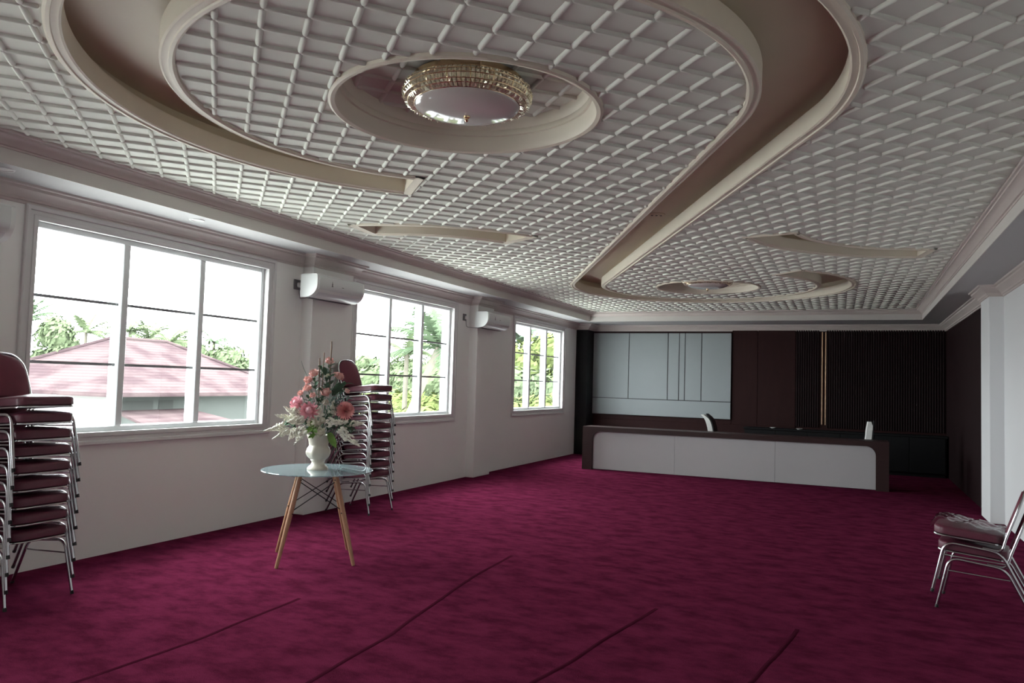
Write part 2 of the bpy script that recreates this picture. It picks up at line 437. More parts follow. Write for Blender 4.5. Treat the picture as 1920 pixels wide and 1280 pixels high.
for f in cf:
    cx = sum(cv[i].x for i in f)/len(f); cy = sum(cv[i].y for i in f)/len(f)
    if GX0-.03<cx<GX1+.03 and GY0-.03<cy<GY1+.03 and not in_hole(cx,cy): b.face(list(f)[::-1])
# ribs: u runs along (1,1)/sqrt2, v along (-1,1)/sqrt2
SU, PU, SV, PV = .19111, -.07225, .19791, -.02803
K = sqrt(.5)
def xy(u, v): return ((u-v)*K, (u+v)*K)
RW_, RH_ = .0150, .0155
SECT = [(-1,0),(-.82,.62),(-.38,.95),(.0,1.04),(.38,.95),(.82,.62),(1,0)]
def rib(b, p, q, z, w=RW_, h=RH_, taper=.055):
    dx = q[0]-p[0]; dy = q[1]-p[1]; L = hypot(dx,dy)
    if L < .02: return
    dx /= L; dy /= L; e = min(.010, L*.25)
    rows = []
    for t,s in ((0,.45),(e*.45,.85),(e*1.3,1),(L-e*1.3,1),(L-e*.45,.85),(L,.45)):
        rows.append([(p[0]+dx*t-dy*a*w*s, p[1]+dy*t+dx*a*w*s, z-c*h*s) for a,c in SECT])
    s0 = b.grid(rows); n = len(SECT)
    b.face([s0+k for k in range(n)]); b.face([s0+5*n+k for k in range(n)][::-1])
def rib_clip(b, p, q, z, ok):
    N = 20; run = None
    fl = [ok(p[0]+(q[0]-p[0])*(i+.5)/N, p[1]+(q[1]-p[1])*(i+.5)/N) for i in range(N)]
    i = 0
    while i < N:
        if fl[i]:
            j = i
            while j+1 < N and fl[j+1]: j += 1
            P = lambda t: (p[0]+(q[0]-p[0])*t/N, p[1]+(q[1]-p[1])*t/N)
            rib(b, P(i), P(j+1), z); i = j+1
        else: i += 1
ok_main = lambda x,y: GX0+.01<x<GX1-.01 and GY0+.01<y<GY1-.01 and not in_hole(x,y,RHOLES)
def ribs(b, z, ok, x0, x1, y0, y1):
    us = [ (x+y)*K for x in (x0,x1) for y in (y0,y1)]; vv = [(-x+y)*K for x in (x0,x1) for y in (y0,y1)]
    for i in range(int((min(us)-PU)/SU)-1, int((max(us)-PU)/SU)+2):
        for j in range(int((min(vv)-PV)/SV)-1, int((max(vv)-PV)/SV)+2):
            u = PU+i*SU; v = PV+j*SV; x,y = xy(u,v)
            if not (x0-.3<x<x1+.3 and y0-.3<y<y1+.3): continue
            rib_clip(b, xy(u, v+.004), xy(u, v+SV-.004), z, ok)      # runs along v
            rib_clip(b, xy(u+.002, v), xy(u+SU-.002, v), z, ok)      # runs along u
ribs(b, ZG, ok_main, GX0, GX1, GY0, GY1)
ZW = 3.225     # sunken ceiling inside the lamp wells
for c in (C1,C2):
    n = 48; s0 = len(b.v); b.v += [(c.x+.80*cos(2*pi*k/n), c.y+.80*sin(2*pi*k/n), ZW) for k in range(n)]; b.face([s0+k for k in range(n)][::-1])
    ribs(b, ZW, lambda x,y: hypot(x-c.x,y-c.y)<.70, c.x-.8, c.x+.8, c.y-.8, c.y+.8)
b.build('ceiling', M['ceil'], kind='structure', angle=60)
# lamp well rings
for k,c in enumerate((C1,C2)):
    b = MB()
    b.lathe([(.775,ZG),(.772,ZG-.018),(.758,ZG-.024),(.735,ZG-.018),(.728,ZG-.006),(.722,ZG+.02),(.716,ZG+.055),(.712,ZG+.075),(.700,ZG+.080),(.697,ZG+.095),(.700,ZG+.115),(.694,ZG+.120),(.680,ZG+.150),(.676,ZW+.002)], (c.x,c.y,0), n=96)
    b.build('trim_%d'%(7+k), M['cream'], kind='structure', angle=30)
# trough: moulded lips + hidden cove + top
ZT = 3.235
def trough(path, name):
    lipz = ZG
    L1 = [(HW+LIP,lipz),(HW+LIP-.002,lipz-.014),(HW+LIP-.014,lipz-.022),(HW+LIP-.03,lipz-.022),(HW+LIP-.034,lipz-.014),(HW+LIP-.05,lipz-.012),(HW+.010,lipz-.016),(HW,lipz-.010),(HW-.002,lipz+.10)]
    top = [(HW-.002,lipz+.10),(HW+.10,lipz+.10),(HW+.10,ZT),(-HW-.10,ZT),(-HW-.10,lipz+.10),(-HW+.002,lipz+.10)]
    b = MB()
    for s in (1,-1): b.grid([[(p.x+n.x*o*s, p.y+n.y*o*s, z) for o,z in L1] for p,n in path])
    for k,d in ((0,(path[0][0]-path[1][0]).normalized()),(-1,(path[-1][0]-path[-2][0]).normalized())):
        p,n = path[k]
        W = HW+LIP; rows = []
        for o,z in ((LIP,lipz),(LIP-.002,lipz-.014),(LIP-.014,lipz-.022),(LIP-.05,lipz-.013),(0,lipz-.012),(0,ZT)):
            rows.append([(p.x+d.x*o+n.x*w, p.y+d.y*o+n.y*w, z) for w in (-W,W)])
        b.grid(rows)
    b.build(name, M['cream'], kind='structure', angle=30)
    t = MB(); t.grid([[(p.x+n.x*o, p.y+n.y*o, z) for o,z in top] for p,n in path]); return t
tt = MB()
for i,p in enumerate(PATHS):
    t = trough(p, 'trim_%d'%(9+i)); s0 = len(tt.v); tt.v += t.v
    for f in t.f: tt.face([s0+k for k in f])
tt.build('ceiling_trough', M['trough'], kind='structure', angle=30)
b = MB(); b.box(XL-.2, XR+.2, Y0-.2, Y1+.2, ZG+.30, ZG+.4)
b.build('ceiling_slab', M['ceil'], smooth=False, kind='structure')

# ------------------------------------------------------------------ windows
def window(y0, y1, z0, z1, n, xw=XL, s=-1, seen=True):
    root = bpy.data.objects.new('window_%d'%n, None); COL.objects.link(root); root['kind'] = 'structure'
    b = MB()     # stepped casing on the wall face
    prof = [(-.004,-.03),(-.004,.012),(.012,.018),(.030,.018),(.034,.010),(.062,.012),(.068,.026),(.092,.030),(.100,.024),(.100,-.001)]
    pth = [(y0,z0),(y1,z0),(y1,z1),(y0,z1)]
    rows = [[(xw-s*dz, a, c) for a,c,dz in r] for r in sweep(pth, [(-o,d) for o,d in prof])]
    b.grid(rows, wrap=True); b.build('casing', M['casing'], root, angle=25)
    xf0, xf1 = xw+s*.165, xw+s*.05
    xa, xb = min(xf0,xf1), max(xf0,xf1)
    b = MB(); f = .045
    b.rbox(xa,xb,y0,y0+f,z0,z1,.006); b.rbox(xa,xb,y1-f,y1,z0,z1,.006); b.rbox(xa,xb,y0+f,y1-f,z0,z0+f,.006); b.rbox(xa,xb,y0+f,y1-f,z1-f,z1,.006)
    b.build('window_frame', M['frame'], root, smooth=False)
    t = (y1-y0)/3; ym = [y0+t, y1-t]
    for y in ym:
        b = MB(); b.rbox(xa,xb+.004,y-.034,y+.034,z0+f,z1-f,.006); b.build('mullion', M['frame'], root, smooth=False)
    eds = [y0+f]+[v for y in ym for v in (y-.034,y+.034)]+[y1-f]
    xm = (xa+xb)/2
    for k in range(3):
        a0,a1 = eds[2*k], eds[2*k+1]
        b = MB(); b.box(xm-.003,xm+.003,a0,a1,z0+f,z1-f); b.build('pane', M['pane'], root, smooth=False)
        for q in (1,2):
            z = z0+f+(z1-z0-2*f)*q/3
            b = MB(); b.box(xm-.012,xm+.022,a0,a1,z-.011,z+.011); b.build('glazing_bar', M['bar'], root, smooth=False)
    return root
for w in WIN: window(*w)
for w in RW: window(*w, xw=XR, s=1)

def portal(name, loc, rot, sx, sy):
    l = bpy.data.lights.new(name, 'AREA'); l.shape = 'RECTANGLE'; l.size = sx; l.size_y = sy
    l.cycles.is_portal = True
    o = bpy.data.objects.new(name, l); COL.objects.link(o); o.location = loc; o.rotation_euler = rot
    return o
for w in WIN: portal('window_portal', (XL-.19,(w[0]+w[1])/2,(w[2]+w[3])/2), (0,-pi/2,0), w[3]-w[2], w[1]-w[0])
for w in RW: portal('window_portal', (XR+.19,(w[0]+w[1])/2,(w[2]+w[3])/2), (0,pi/2,0), w[3]-w[2], w[1]-w[0])
#@@PART2
# ------------------------------------------------------------------ ceiling lamps
def make_lamp(label):
    t = thing('ceiling_lamp', label, 'ceiling lamp', (0,0,0), 0, 'crystal ceiling lamps in the round ceiling wells')
    b = MB(); b.lathe([(.0,0),(.30,0),(.315,-.012),(.315,-.055),(.0,-.055)], (0,0,0), n=48); b.build('mounting_plate', M['gold'], t)
    b = MB(); RZ = [(.346,-.058),(.362,-.080),(.366,-.104),(.356,-.132),(.338,-.148),(.300,-.160)]
    for r,z in RZ:
        b.tube([(r*cos(2*pi*k/60), r*sin(2*pi*k/60), z) for k in range(60)], .0030, 6, closed=True)
    for k in range(36):
        a = 2*pi*k/36; b.tube([(r*cos(a),r*sin(a),z) for r,z in RZ], .0022, 5)
    b.build('ring_frame', M['gold'], t)
    b = MB(); n = 90; rj = random.Random(5)
    b.lathe([(r-.014,z) for r,z in RZ], n=n)
    for i in range(5):
        (r0,z0),(r1,z1) = RZ[i],RZ[i+1]
        for k in range(n):
            a0 = 2*pi*(k+.06)/n; a1 = 2*pi*(k+.94)/n; am = (a0+a1)/2; am += rj.uniform(-.012,.012); rm = (r0+r1)/2+.008+.006*rj.random()-(.006 if i==4 else 0); zm = (z0+z1)/2-(.010 if i>=3 else 0)+rj.uniform(-.006,.006)
            s0 = len(b.v)
            b.v += [(r0*cos(a0),r0*sin(a0),z0),(r0*cos(a1),r0*sin(a1),z0),(r1*cos(a1),r1*sin(a1),z1),(r1*cos(a0),r1*sin(a0),z1),(rm*cos(am),rm*sin(am),zm)]
            for q in ((0,1,4),(1,2,4),(2,3,4),(3,0,4)): b.face([s0+i_ for i_ in q])
    b.build('crystal_band', M['crystal'], t, smooth=False)
    b = MB(); R = .302
    b.lathe([(R*sin(a), -.156-.062*cos(a)) for a in [pi/2*(1-i/12) for i in range(13)]], n=56)
    b.build('glass_bowl', M['bowl'], t, angle=80)
    b = MB(); b.lathe([(.0,-.216),(.020,-.218),(.018,-.226),(.009,-.230),(.011,-.240),(.006,-.248),(.0,-.252)], n=16); b.build('finial', M['gold'], t)
    return t
l1 = make_lamp('large crystal ceiling lamp in the nearer round ceiling well, with frosted bowl and gold band')
l1.location = (C1.x, C1.y, ZW)
l2 = copy_tree(l1); l2.location = (C2.x, C2.y, ZW); l2['label'] = 'crystal ceiling lamp in the farther round ceiling well, near the dark wall'

for y,lab in ((4.99,'small round recessed downlight in the white ceiling border above the first window'),(3.31,'small round recessed downlight in the ceiling border at the left edge of the photo')):
    t = thing('downlight', lab, 'downlight', (-5.28,y,ZS), 0, 'recessed downlights in the ceiling border')
    b = MB(); b.lathe([(.050,-.001),(.052,-.006),(.062,-.007),(.066,-.001)], n=28); b.build('trim_ring', M['acw'], t)
    b = MB(); b.lathe([(.0,-.002),(.050,-.002)], n=28); b.build('lens', M['white'], t)
t = thing('ceiling_outlet', 'small round ceiling outlet with three dark holes inside the straight part of the ceiling trough', 'ceiling outlet', (-1.833,7.587,ZT))
b = MB(); b.lathe([(0,-.012),(.075,-.012),(.085,-.006),(.086,0)], n=28); b.build('cover_plate', M['trough'], t)
for k in range(3):
    b = MB(); b.lathe([(0,-.0165),(.011,-.0165),(.012,-.011)], ((k-1)*.045*.9,(k-1)*.045*.4,0), n=10); b.build('hole', M['dark'], t)

# ------------------------------------------------------------------ air conditioners
def make_ac(label):
    t = thing('air_conditioner', label, 'air conditioner', (0,0,0), 0, 'white split air conditioners on the window wall')
    H = .25; D = .225; L = .86
    sec = [(0,0),(.07,-.0)]
    sec += [(.07+(D-.07)*sin(a), .135-.135*cos(a)) for a in [pi/2*i/8 for i in range(1,9)]]
    sec += [(D,.20),(D-.004,.235),(D-.02,H),(0,H)]
    b = MB(); n = len(sec)
    rows = [[(x,y,z) for x,z in sec] for y in (.0,L)]
    s0 = b.grid(rows, closed=True); b.face([s0+k for k in range(n)]); b.face([s0+n+k for k in range(n)][::-1])
    b.build('housing', M['acw'], t, angle=30)
    b = MB(); fs = sec[7:-2]
    b.grid([[(x+.005,y,z) for x,z in fs] for y in (.035,L-.035)]); b.grid([[(x+.005,y,z) for x,z in fs] if False else [(x+(.005 if q else -.001),y,z) for x,z in fs] for y,q in ((.035,0),(.035,1))]); b.grid([[(x+(.005 if q else -.001),y,z) for x,z in fs] for y,q in ((L-.035,1),(L-.035,0))])
    b.build('front_panel', M['acf'], t, angle=30)
    b = MB(); vs = sec[2:7]
    b.grid([[(x+.004,y,z-.004) for x,z in vs] for y in (.05,L-.05)]); b.build('louver_flap', M['acf'], t)
    b = MB(); b.box(.075,.079,.05,L-.05,-.004,.001); b.box(.03,.075,.06,L-.06,-.006,-.001); b.build('outlet_slot', M['dark'], t, smooth=False)
    b = MB(); x = D+.0055
    b.poly([(x,.238,.132),(x,.270,.132),(x,.270,.138),(x,.262,.142),(x,.262,.166),(x,.256,.176),(x,.256,.190),(x,.250,.190),(x,.250,.176),(x,.245,.166),(x,.245,.142),(x,.238,.138)])
    pass
    b.build('emblem', M['dark'], t, smooth=False)
    b = MB(); b.box(x-.001,x+.001,.425,.460,.140,.146); b.build('brand_mark', M['dark'], t, smooth=False)
    return t
AC = make_ac('white air conditioner on the column between the first and second windows')
AC.location = (XCOL, 6.64, 2.36)
a2 = copy_tree(AC); a2.location = (XCOL, 10.84, 2.36); a2['label'] = 'white air conditioner on the farther column, right of the second window'
a0 = copy_tree(AC); a0.location = (XCOL, 2.53, 2.36); a0['label'] = 'white air conditioner cut off by the left edge of the photo'
for ac,y in ((AC,6.752),(a2,10.745)):
    oy = ac.location.y; w = XL-XCOL
    b = MB(); b.tube(fillet([(w+.028,y-oy+.012,.125),(w+.030,y-oy+.012,.05),(w+.030,y-oy+.03,.0),(.04,.03,-.012),(.055,.06,.0)], .06, 5), .0045, 6); b.build('power_cord', M['sock'], ac)
for y,lab in ((6.752,'grey wall socket with a white plug beside the nearer column air conditioner'),(10.745,'grey wall socket with a white plug beside the farther column air conditioner')):
    t = thing('wall_socket', lab, 'wall socket', (XL,y,2.51), 0, 'wall sockets for the air conditioners')
    b = MB(); b.rbox(0,.012,-.055,.055,-.055,.055,.004); b.build('cover_plate', M['sock'], t, smooth=False)
    b = MB(); b.rbox(.012,.042,-.012,.034,-.030,.022,.006); b.build('plug', M['white'], t, smooth=False)

# ------------------------------------------------------------------ far wall: grey panel board, brass strips, cabinet
t = thing('panel_board', 'large pale grey panelled board with dark joint lines on the dark wood far wall', 'wall board', (-5.42,Y1-.025,.883))
W, Hh = 3.057, 1.789
b = MB(); b.box(0,W,-.020,0,0,Hh); b.build('backing', M['dark'], t, smooth=False)
xs = [0,.875,1.736,1.977,2.102,2.45,W]; g = .008
for i in range(6):
    b = MB(); b.rbox(xs[i]+(g if i else 0), xs[i+1]-(g if i<5 else 0), -.034,-.018,.355+g,Hh,.003); b.build('panel', M['board'], t, smooth=False)
b = MB(); b.rbox(0,W,-.034,-.018,0,.355-g,.003); b.build('panel', M['board'], t, smooth=False)
for x,lab in ((-.603,'left one of the two thin vertical brass strips on the dark fluted wall'),(-.538,'right one of the two thin vertical brass strips on the dark fluted wall')):
    b = MB(); b.rbox(-.013,.013,-.022,0,0,1.85,.004); o = b.build('brass_strip', M['brass'], smooth=False)
    o.location = (x,Y1-.012,.85); tag(o, lab, 'metal strip', 'brass strips on the far wall')
t = thing('low_cabinet', 'long low black cabinet along the dark far wall behind the desk', 'cabinet', (-2.05,16.14,0))
b = MB(); b.box(0.02,3.58,.03,.42,.06,.725); b.build('carcass', M['black'], t, smooth=False)
b = MB(); b.rbox(0,3.60,0,.43,.725,.758,.004); b.build('cabinet_top', M['black'], t, smooth=False)
b = MB(); b.box(.04,3.56,.06,.40,0,.06); b.build('plinth', M['black'], t, smooth=False)
for k in range(6):
    b = MB(); x = .03+k*.59; b.rbox(x,x+.58,.012,.032,.075,.715,.003); d = b.build('door', M['black'], t, smooth=False)
for x,lab in ((-1.49,'left of two small white saucers on the low black cabinet'),(-1.0,'right of two small white saucers on the low black cabinet')):
    b = MB(); b.lathe([(0,0),(.035,0),(.040,.006),(.062,.016),(.064,.019),(.04,.012),(0,.008)], n=24)
    o = b.build('saucer', M['white']); o.location = (x,16.24,.758); tag(o, lab, 'saucer', 'white saucers on the cabinet')

# ------------------------------------------------------------------ long desk
t = thing('reception_desk', 'long dark walnut desk with rounded pale grey front panels standing before the far wall', 'desk', (-4.49,13.33,0))
W, H, D = 4.975, .762, .50
def arch(y):
    inn = [(.185,0)] + [(.185+.15-.15*cos(a), H-.078-.15+.15*sin(a)) for a in [pi/2*i/8 for i in range(9)]] + [(W-.185-.15+.15*sin(a), H-.078-.15+.15*cos(a)) for a in [pi/2*i/8 for i in range(9)]] + [(W-.185,0)]
    return [(x,y,z) for x,z in inn]
i0, i1 = arch(0), arch(D); n = len(i0)
out = [(0,0),(0,H),(W,H),(W,0)]
b = MB()
def face_side(y, flip):
    inn = arch(y); h = n//2
    tl = (0,y,H); tr = (W,y,H); bl = (0,y,0); br = (W,y,0)
    L = [bl,tl]; 
    for k in range(h-1):
        q = [inn[k],inn[k+1],(inn[k+1][0],y,H) if k else tl] 
    # strips: legs + top
    pl = [bl]+[inn[k] for k in range(0,2)]+[(0,y,inn[1][2])]
    b.poly(pl if not flip else pl[::-1])
    pr = [br,(W,y,inn[-2][2]),inn[-2],inn[-1]]
    b.poly(pr if not flip else pr[::-1])
    rows = inn[1:-1]
    for k in range(len(rows)-1):
        a,c = rows[k],rows[k+1]
        q = [a,c,(c[0],y,H),(a[0],y,H)] if abs(a[0]-c[0])>1e-6 else [a,c]
        if len(q)==4: b.poly(q if not flip else q[::-1])
    for sgn,e in ((0,rows[0]),(1,rows[-1])):
        x0 = 0 if not sgn else W
        q = [(x0,y,e[2]),e,(e[0],y,H),(x0,y,H)]
        b.poly(q if (not flip)!=bool(sgn) else q[::-1])
face_side(0,False); face_side(D,True)
b.grid([i0,i1]); b.grid([[(0,0,0),(0,0,H),(W,0,H),(W,0,0)],[(0,D,0),(0,D,H),(W,D,H),(W,D,0)]])
b.build('desk_frame', M['deskw'], t, smooth=False)
px = [.184, 1.652, 3.297, W-.184]
for i in range(3):
    b = MB(); y = .055
    x0 = px[i]+(.002 if i else 0); x1 = px[i+1]-(.002 if i<2 else 0); zt = H-.079; pts = [(x0,.012),(x1,.012)]
    if i==2: pts += [(x1,zt-.15)]+[(x1-.15+.15*cos(a), zt-.15+.15*sin(a)) for a in [pi/2*k/8 for k in range(1,9)]]
    else: pts += [(x1,zt)]
    if i==0: pts += [(x0+.15-.15*sin(a), zt-.15+.15*cos(a)) for a in [pi/2*k/8 for k in range(9)]]
    else: pts += [(x0,zt)]
    n2 = len(pts)
    s0 = b.grid([[(x,y,z) for x,z in pts],[(x,y+.02,z) for x,z in pts]], closed=True); b.face([s0+k for k in range(n2)]); b.face([s0+n2+k for k in range(n2)][::-1])
    b.build('front_panel', M['deskp'], t, smooth=False)

def swivel(label, x, lean):
    t = thing('swivel_chair', label, 'office chair', (x,14.25,0), 0, 'white swivel chairs behind the desk')
    b = MB(); b.rbox(-.24,.22,-.24,.24,.44,.51,.03); b.build('seat', M['wleather'], t)
    def back(off, th, z1):
        rows = []
        for i in range(11):
            s = i/10; z = .50+(z1-.50)*s; xx = .17+lean*s**1.6*.12+.03*sin(pi*s)+off - (.05*max(0,s-.86)/.14 if lean<0 else -.0)
            w = .225-.05*s-.06*max(0,s-.8)/.2; tq = th*(1-.45*(max(0,s-.8)/.2)**2); xx += (.02*max(0,s-.75)/.25 if lean>0 else 0)
            rows.append([(xx,-w,z),(xx-.012,-w*.5,z),(xx-.016,0,z),(xx-.012,w*.5,z),(xx,w,z),(xx+tq,w,z),(xx+tq+.01,0,z),(xx+tq,-w,z)])
        b = MB(); s0 = b.grid(rows, closed=True); b.face([s0+k for k in range(8)]); b.face([s0+80+k for k in range(8)][::-1]); return b
    bk = back(-.075,.085,1.035).build('backrest', M['wleather'], t)
    sh = back(.012,.018,1.055).build('back_shell', M['bplastic'], t)
    b = MB(); b.tube([(0,0,.44),(0,0,.10)], .028, 12); b.build('gas_column', M['bplastic'], t)
    b = MB()
    for k in range(5):
        a = 2*pi*k/5; b.tube([(0,0,.11),(.30*cos(a),.30*sin(a),.075)], [.03,.018], 8)
    b.build('star_base', M['bplastic'], t)
    for k in range(5):
        a = 2*pi*k/5; b = MB(); b.sphere((.30*cos(a),.30*sin(a),.032), .032, nu=10, nv=8); b.build('caster', M['rubber'], t)
    return t
swivel('white swivel chair with black back shell leaning behind the middle of the desk', -2.49, -.75)
swivel('white swivel chair with black back shell behind the right end of the desk', 0.02, .55)

# ------------------------------------------------------------------ burgundy stacking chairs (local: faces +X)
def make_chair():
    t = thing('banquet_chair', 'x', 'chair')
    hw = .20
    def slab(x0, x1, z0, z1, w0, w1, r, dz, crown=0):
        """rounded seat outline; dz lifts the front"""
        pts = []
        for cx,cy,a0 in ((x1-r,w1-r,0),(x0+r*.7,w0-r*.7,90),(x0+r*.7,-w0+r*.7,180),(x1-r,-w1+r,270)):
            q = r if cx>0 else r*.7
            for k in range(7):
                a = radians(a0+90*k/6); pts.append((cx+q*cos(a), cy+q*sin(a)))
        b = MB(); f = lambda x: dz*(x-x0)/(x1-x0)
        cxm = (x0+x1)/2; rows = []
        for s,z in ((.94,z0),(1,z0+.006),(1,z1-.014),(.985,z1-.005),(.94,z1),(.6,z1+crown),(.2,z1+crown*1.3)):
            rows.append([(cxm+(x-cxm)*s, y*s, z+f(x)) for x,y in pts])
        s0 = b.grid(rows, closed=True); n = len(pts)
        b.face([s0+k for k in range(n)][::-1]); b.face([s0+6*n+k for k in range(n)])
        return b
    seat = slab(-.172,.255,.376,.434,.185,.200,.075,.034,.008).build('seat', M['velvet'], t, angle=60)
    slab(-.173,.260,.362,.379,.187,.203,.077,.034).build('seat_band', M['chrome'], t)
    for s in (-1,1):
        y0 = .215; pts = [(.258,s*.232,0),(.180,s*y0,.356),(-.160,s*y0,.324),(-.325,s*.232,0)]
        b = MB(); b.tube(fillet(pts,.07,6), .0105, 10); f = b.build('side_frame', M['chrome'], t)
        for p,d in ((pts[0],(.078,0,-.356)),(pts[3],(-.165,0,-.324))):
            b = MB(); v = Vector(d).normalized(); q = Vector(p); b.tube([q-v*.022, q-v*.021, q+v*.001, q+v*.002], [.0105,.0112,.0114,.011], 10)
            b.build('rubber_foot', M['rubber'], f)
        b = MB(); b.tube([(.180+.078*.24,s*(y0+.004),.268),(-.160-.165*.22,s*(y0+.004),.252)], .005, 6); b.build('stretcher', M['chrome'], t)
    # backrest frame: bent tube from the seat sides up and over
    def bk(z): return -.178-.345*(z-.39)
    L = [(-.05,.194,.340),(-.165,.194,.330),(bk(.41),.191,.41),(bk(.57),.189,.57),(bk(.67),.178,.67),(bk(.735),.120,.735),(bk(.748),.0,.748)]
    path = L + [(x,-y,z) for x,y,z in L[-2::-1]]
    b = MB(); b.tube(fillet(path,.055,5), .0095, 10); b.build('back_frame', M['chrome'], t)
    rows = []
    for z,w in ((.456,.150),(.462,.170),(.51,.182),(.58,.182),(.645,.174),(.688,.157),(.716,.120),(.731,.074),(.737,.02)):
        x = bk(z); rows.append([(x+.010,-w,z),(x+.017,-w*.92,z),(x+.020,-w*.4,z),(x+.020,w*.4,z),(x+.017,w*.92,z),(x+.010,w,z),(x-.006,w,z),(x-.008,0,z),(x-.006,-w,z)])
    b = MB(); s0 = b.grid(rows, closed=True); n = 9
    b.face([s0+k for k in range(n)]); b.face([s0+(len(rows)-1)*n+k for k in range(n)][::-1])
    b.build('backrest', M['vback'], t, angle=50)
    return t
ORD = ['topmost','second from the top','third from the top','fourth from the top','fifth from the top','sixth from the top','seventh from the top','eighth from the top','ninth from the top','tenth from the top, standing on the carpet']
proto = make_chair(); used = [False]
def place(x, y, z, rz, label, group):
    o = proto if not used[0] else copy_tree(proto)
    used[0] = True
    o.location = (x,y,z); o.rotation_euler = (0,0,rz); o['label'] = label; o['group'] = group
    return o
DZ = .107
for k in range(9):
    q = 8-k; lab = 'burgundy padded chrome chair, '+(ORD[q] if q<8 else 'lowest on the carpet')+' in the left stack under the first window'
    place(-5.055, 3.40, k*DZ, radians(2.5)+.002*sin(k*2.1), lab, 'burgundy chairs stacked under the first window')
for k in range(10):
    q = 9-k; lab = 'burgundy padded chrome chair, '+(ORD[q] if q<9 else 'lowest on the carpet')+' in the stack behind the flower table'
    place(-5.135, 7.455, k*DZ, .002*sin(k*1.7), lab, 'burgundy chairs stacked behind the flower table')
rz = radians(180-10.4)
place(.832, 6.535, 0, rz, 'lower burgundy chrome chair of the pair nested at the right edge', 'two burgundy chairs nested near the right wall')
place(.832-.027, 6.535+.005, DZ, rz, 'upper burgundy chrome chair of the pair nested at the right edge, in clear plastic wrap', 'two burgundy chairs nested near the right wall')

# crumpled clear plastic over the upper chair of the right-hand pair
up_ = [o for o in COL.objects if o.get('label','').startswith('upper burgundy')][0]
M['plastic'] = glassy('clear_plastic', (.96,.96,.97), base=.03)
rp_ = random.Random(9); rows = []
for i in range(19):
    x = -.19+.46*i/18; row = []
    for j in range(17):
        y = -.215+.43*j/16; e = max(abs(y)/.205, (x-.235)/.02 if x>.235 else 0)
        z = .446+.075*(x+.20)/.455+.010*rp_.random()+.008*sin(x*38+y*21)*sin(y*33)
        if abs(y) > .185: z -= (abs(y)-.185)*1.3
        if x > .235: z -= (x-.235)*1.2
        row.append((x,y,z))
    rows.append(row)
b = MB(); b.grid(rows); b.build('plastic_wrap', M['plastic'], up_, angle=35)

# ------------------------------------------------------------------ glass table with beech legs
TC = (-4.09, 5.28); TH = .735
t = thing('side_table', 'round glass-topped table on splayed beech legs with black wire braces, holding the flowers', 'table', (TC[0],TC[1],0), radians(-94.6))
b = MB(); b.lathe([(0,TH-.010),(.450,TH-.010),(.455,TH-.006),(.455,TH-.003),(.451,TH),(0,TH)], n=72); b.build('glass_top', M['tglass'], t, angle=30)
tops, mids, lows = [], [], []
for k in range(4):
    a = pi/2*k; c,s = cos(a),sin(a)
    P = lambda u: Vector(((.20+(.42-.20)*u)*c, (.20+(.42-.20)*u)*s, (TH-.035)*(1-u)))
    b = MB(); b.tube([P(0),P(.05),P(.5),P(.97),P(1)], [.017,.0205,.021,.0145,.012], 14); lg = b.build('leg', M['beech'], t)
    b = MB(); b.tube([P(0),(.19*c,.19*s,TH-.018)], .008, 8); b.tube([(.19*c,.19*s,TH-.022),(.19*c,.19*s,TH-.010)], .018, 14); b.build('glass_pad', M['wire'], lg)
    b = MB()
    for u in (.05,.42): 
        q = P(u); b.tube([q+Vector((-s,c,0))*.024, q-Vector((-s,c,0))*.024], .005, 8)
    b.build('bolt', M['wire'], lg)
    tops.append(P(.06)); mids.append(P(.40))
b = MB()
for k in range(4):
    j = (k+1)%4
    b.tube([tops[k],mids[j]], .004, 6); b.tube([mids[k],tops[j]], .004, 6)
b.build('wire_brace', M['wire'], t)

b = MB()
b.lathe([(0,0),(.086,0),(.088,.008),(.080,.022),(.058,.040),(.052,.060),(.058,.074),(.064,.078),(.062,.084),(.086,.104),(.101,.130),(.102,.150),(.092,.178),(.078,.196),(.078,.204),(.084,.235),(.094,.268),(.100,.285),(.097,.289),(.090,.280),(.078,.23),(.0,.22)], n=64, flute=lambda z: .035 if .098<z<.182 else 0)
vs = b.build('flower_vase', M['vase'], angle=50); vs.location = (TC[0],TC[1],TH); vs.rotation_euler = (0,0,.2)
tag(vs, 'ivory ceramic urn vase with fluted bulge standing on the glass table', 'vase')

# flowers: one arrangement standing in the vase
fl = thing('flower_arrangement', 'tall arrangement of pink roses, peonies and white plumes standing in the ivory vase', 'flower arrangement', (TC[0],TC[1],TH))
RD = Vector((.79,.613,0)); FD = Vector((.613,-.79,0)); UP = Vector((0,0,1))   # right / towards the room / up
S = .00455/4.92
def fp(cx, cy, d=0): return RD*((cx-527)*S) + FD*d + UP*((1228-cy)*S)
rnd = random.Random(3)
def petal(b, o, ax, side, L, w, cup, n=4):
    """curved petal from o along ax; side = width direction"""
    nn = ax.cross(side).normalized(); rows = []
    for i in range(n+1):
        u = i/n; ww = w*sin(pi*min(.94,(.16+.84*u)))**.7 if u<1 else w*.35
        c = o + ax*(L*u) + nn*(cup*L*sin(u*pi*.85))
        rows.append([c-side*ww-nn*(-.25*ww), c, c+side*ww-nn*(-.25*ww)])
    b.grid(rows)
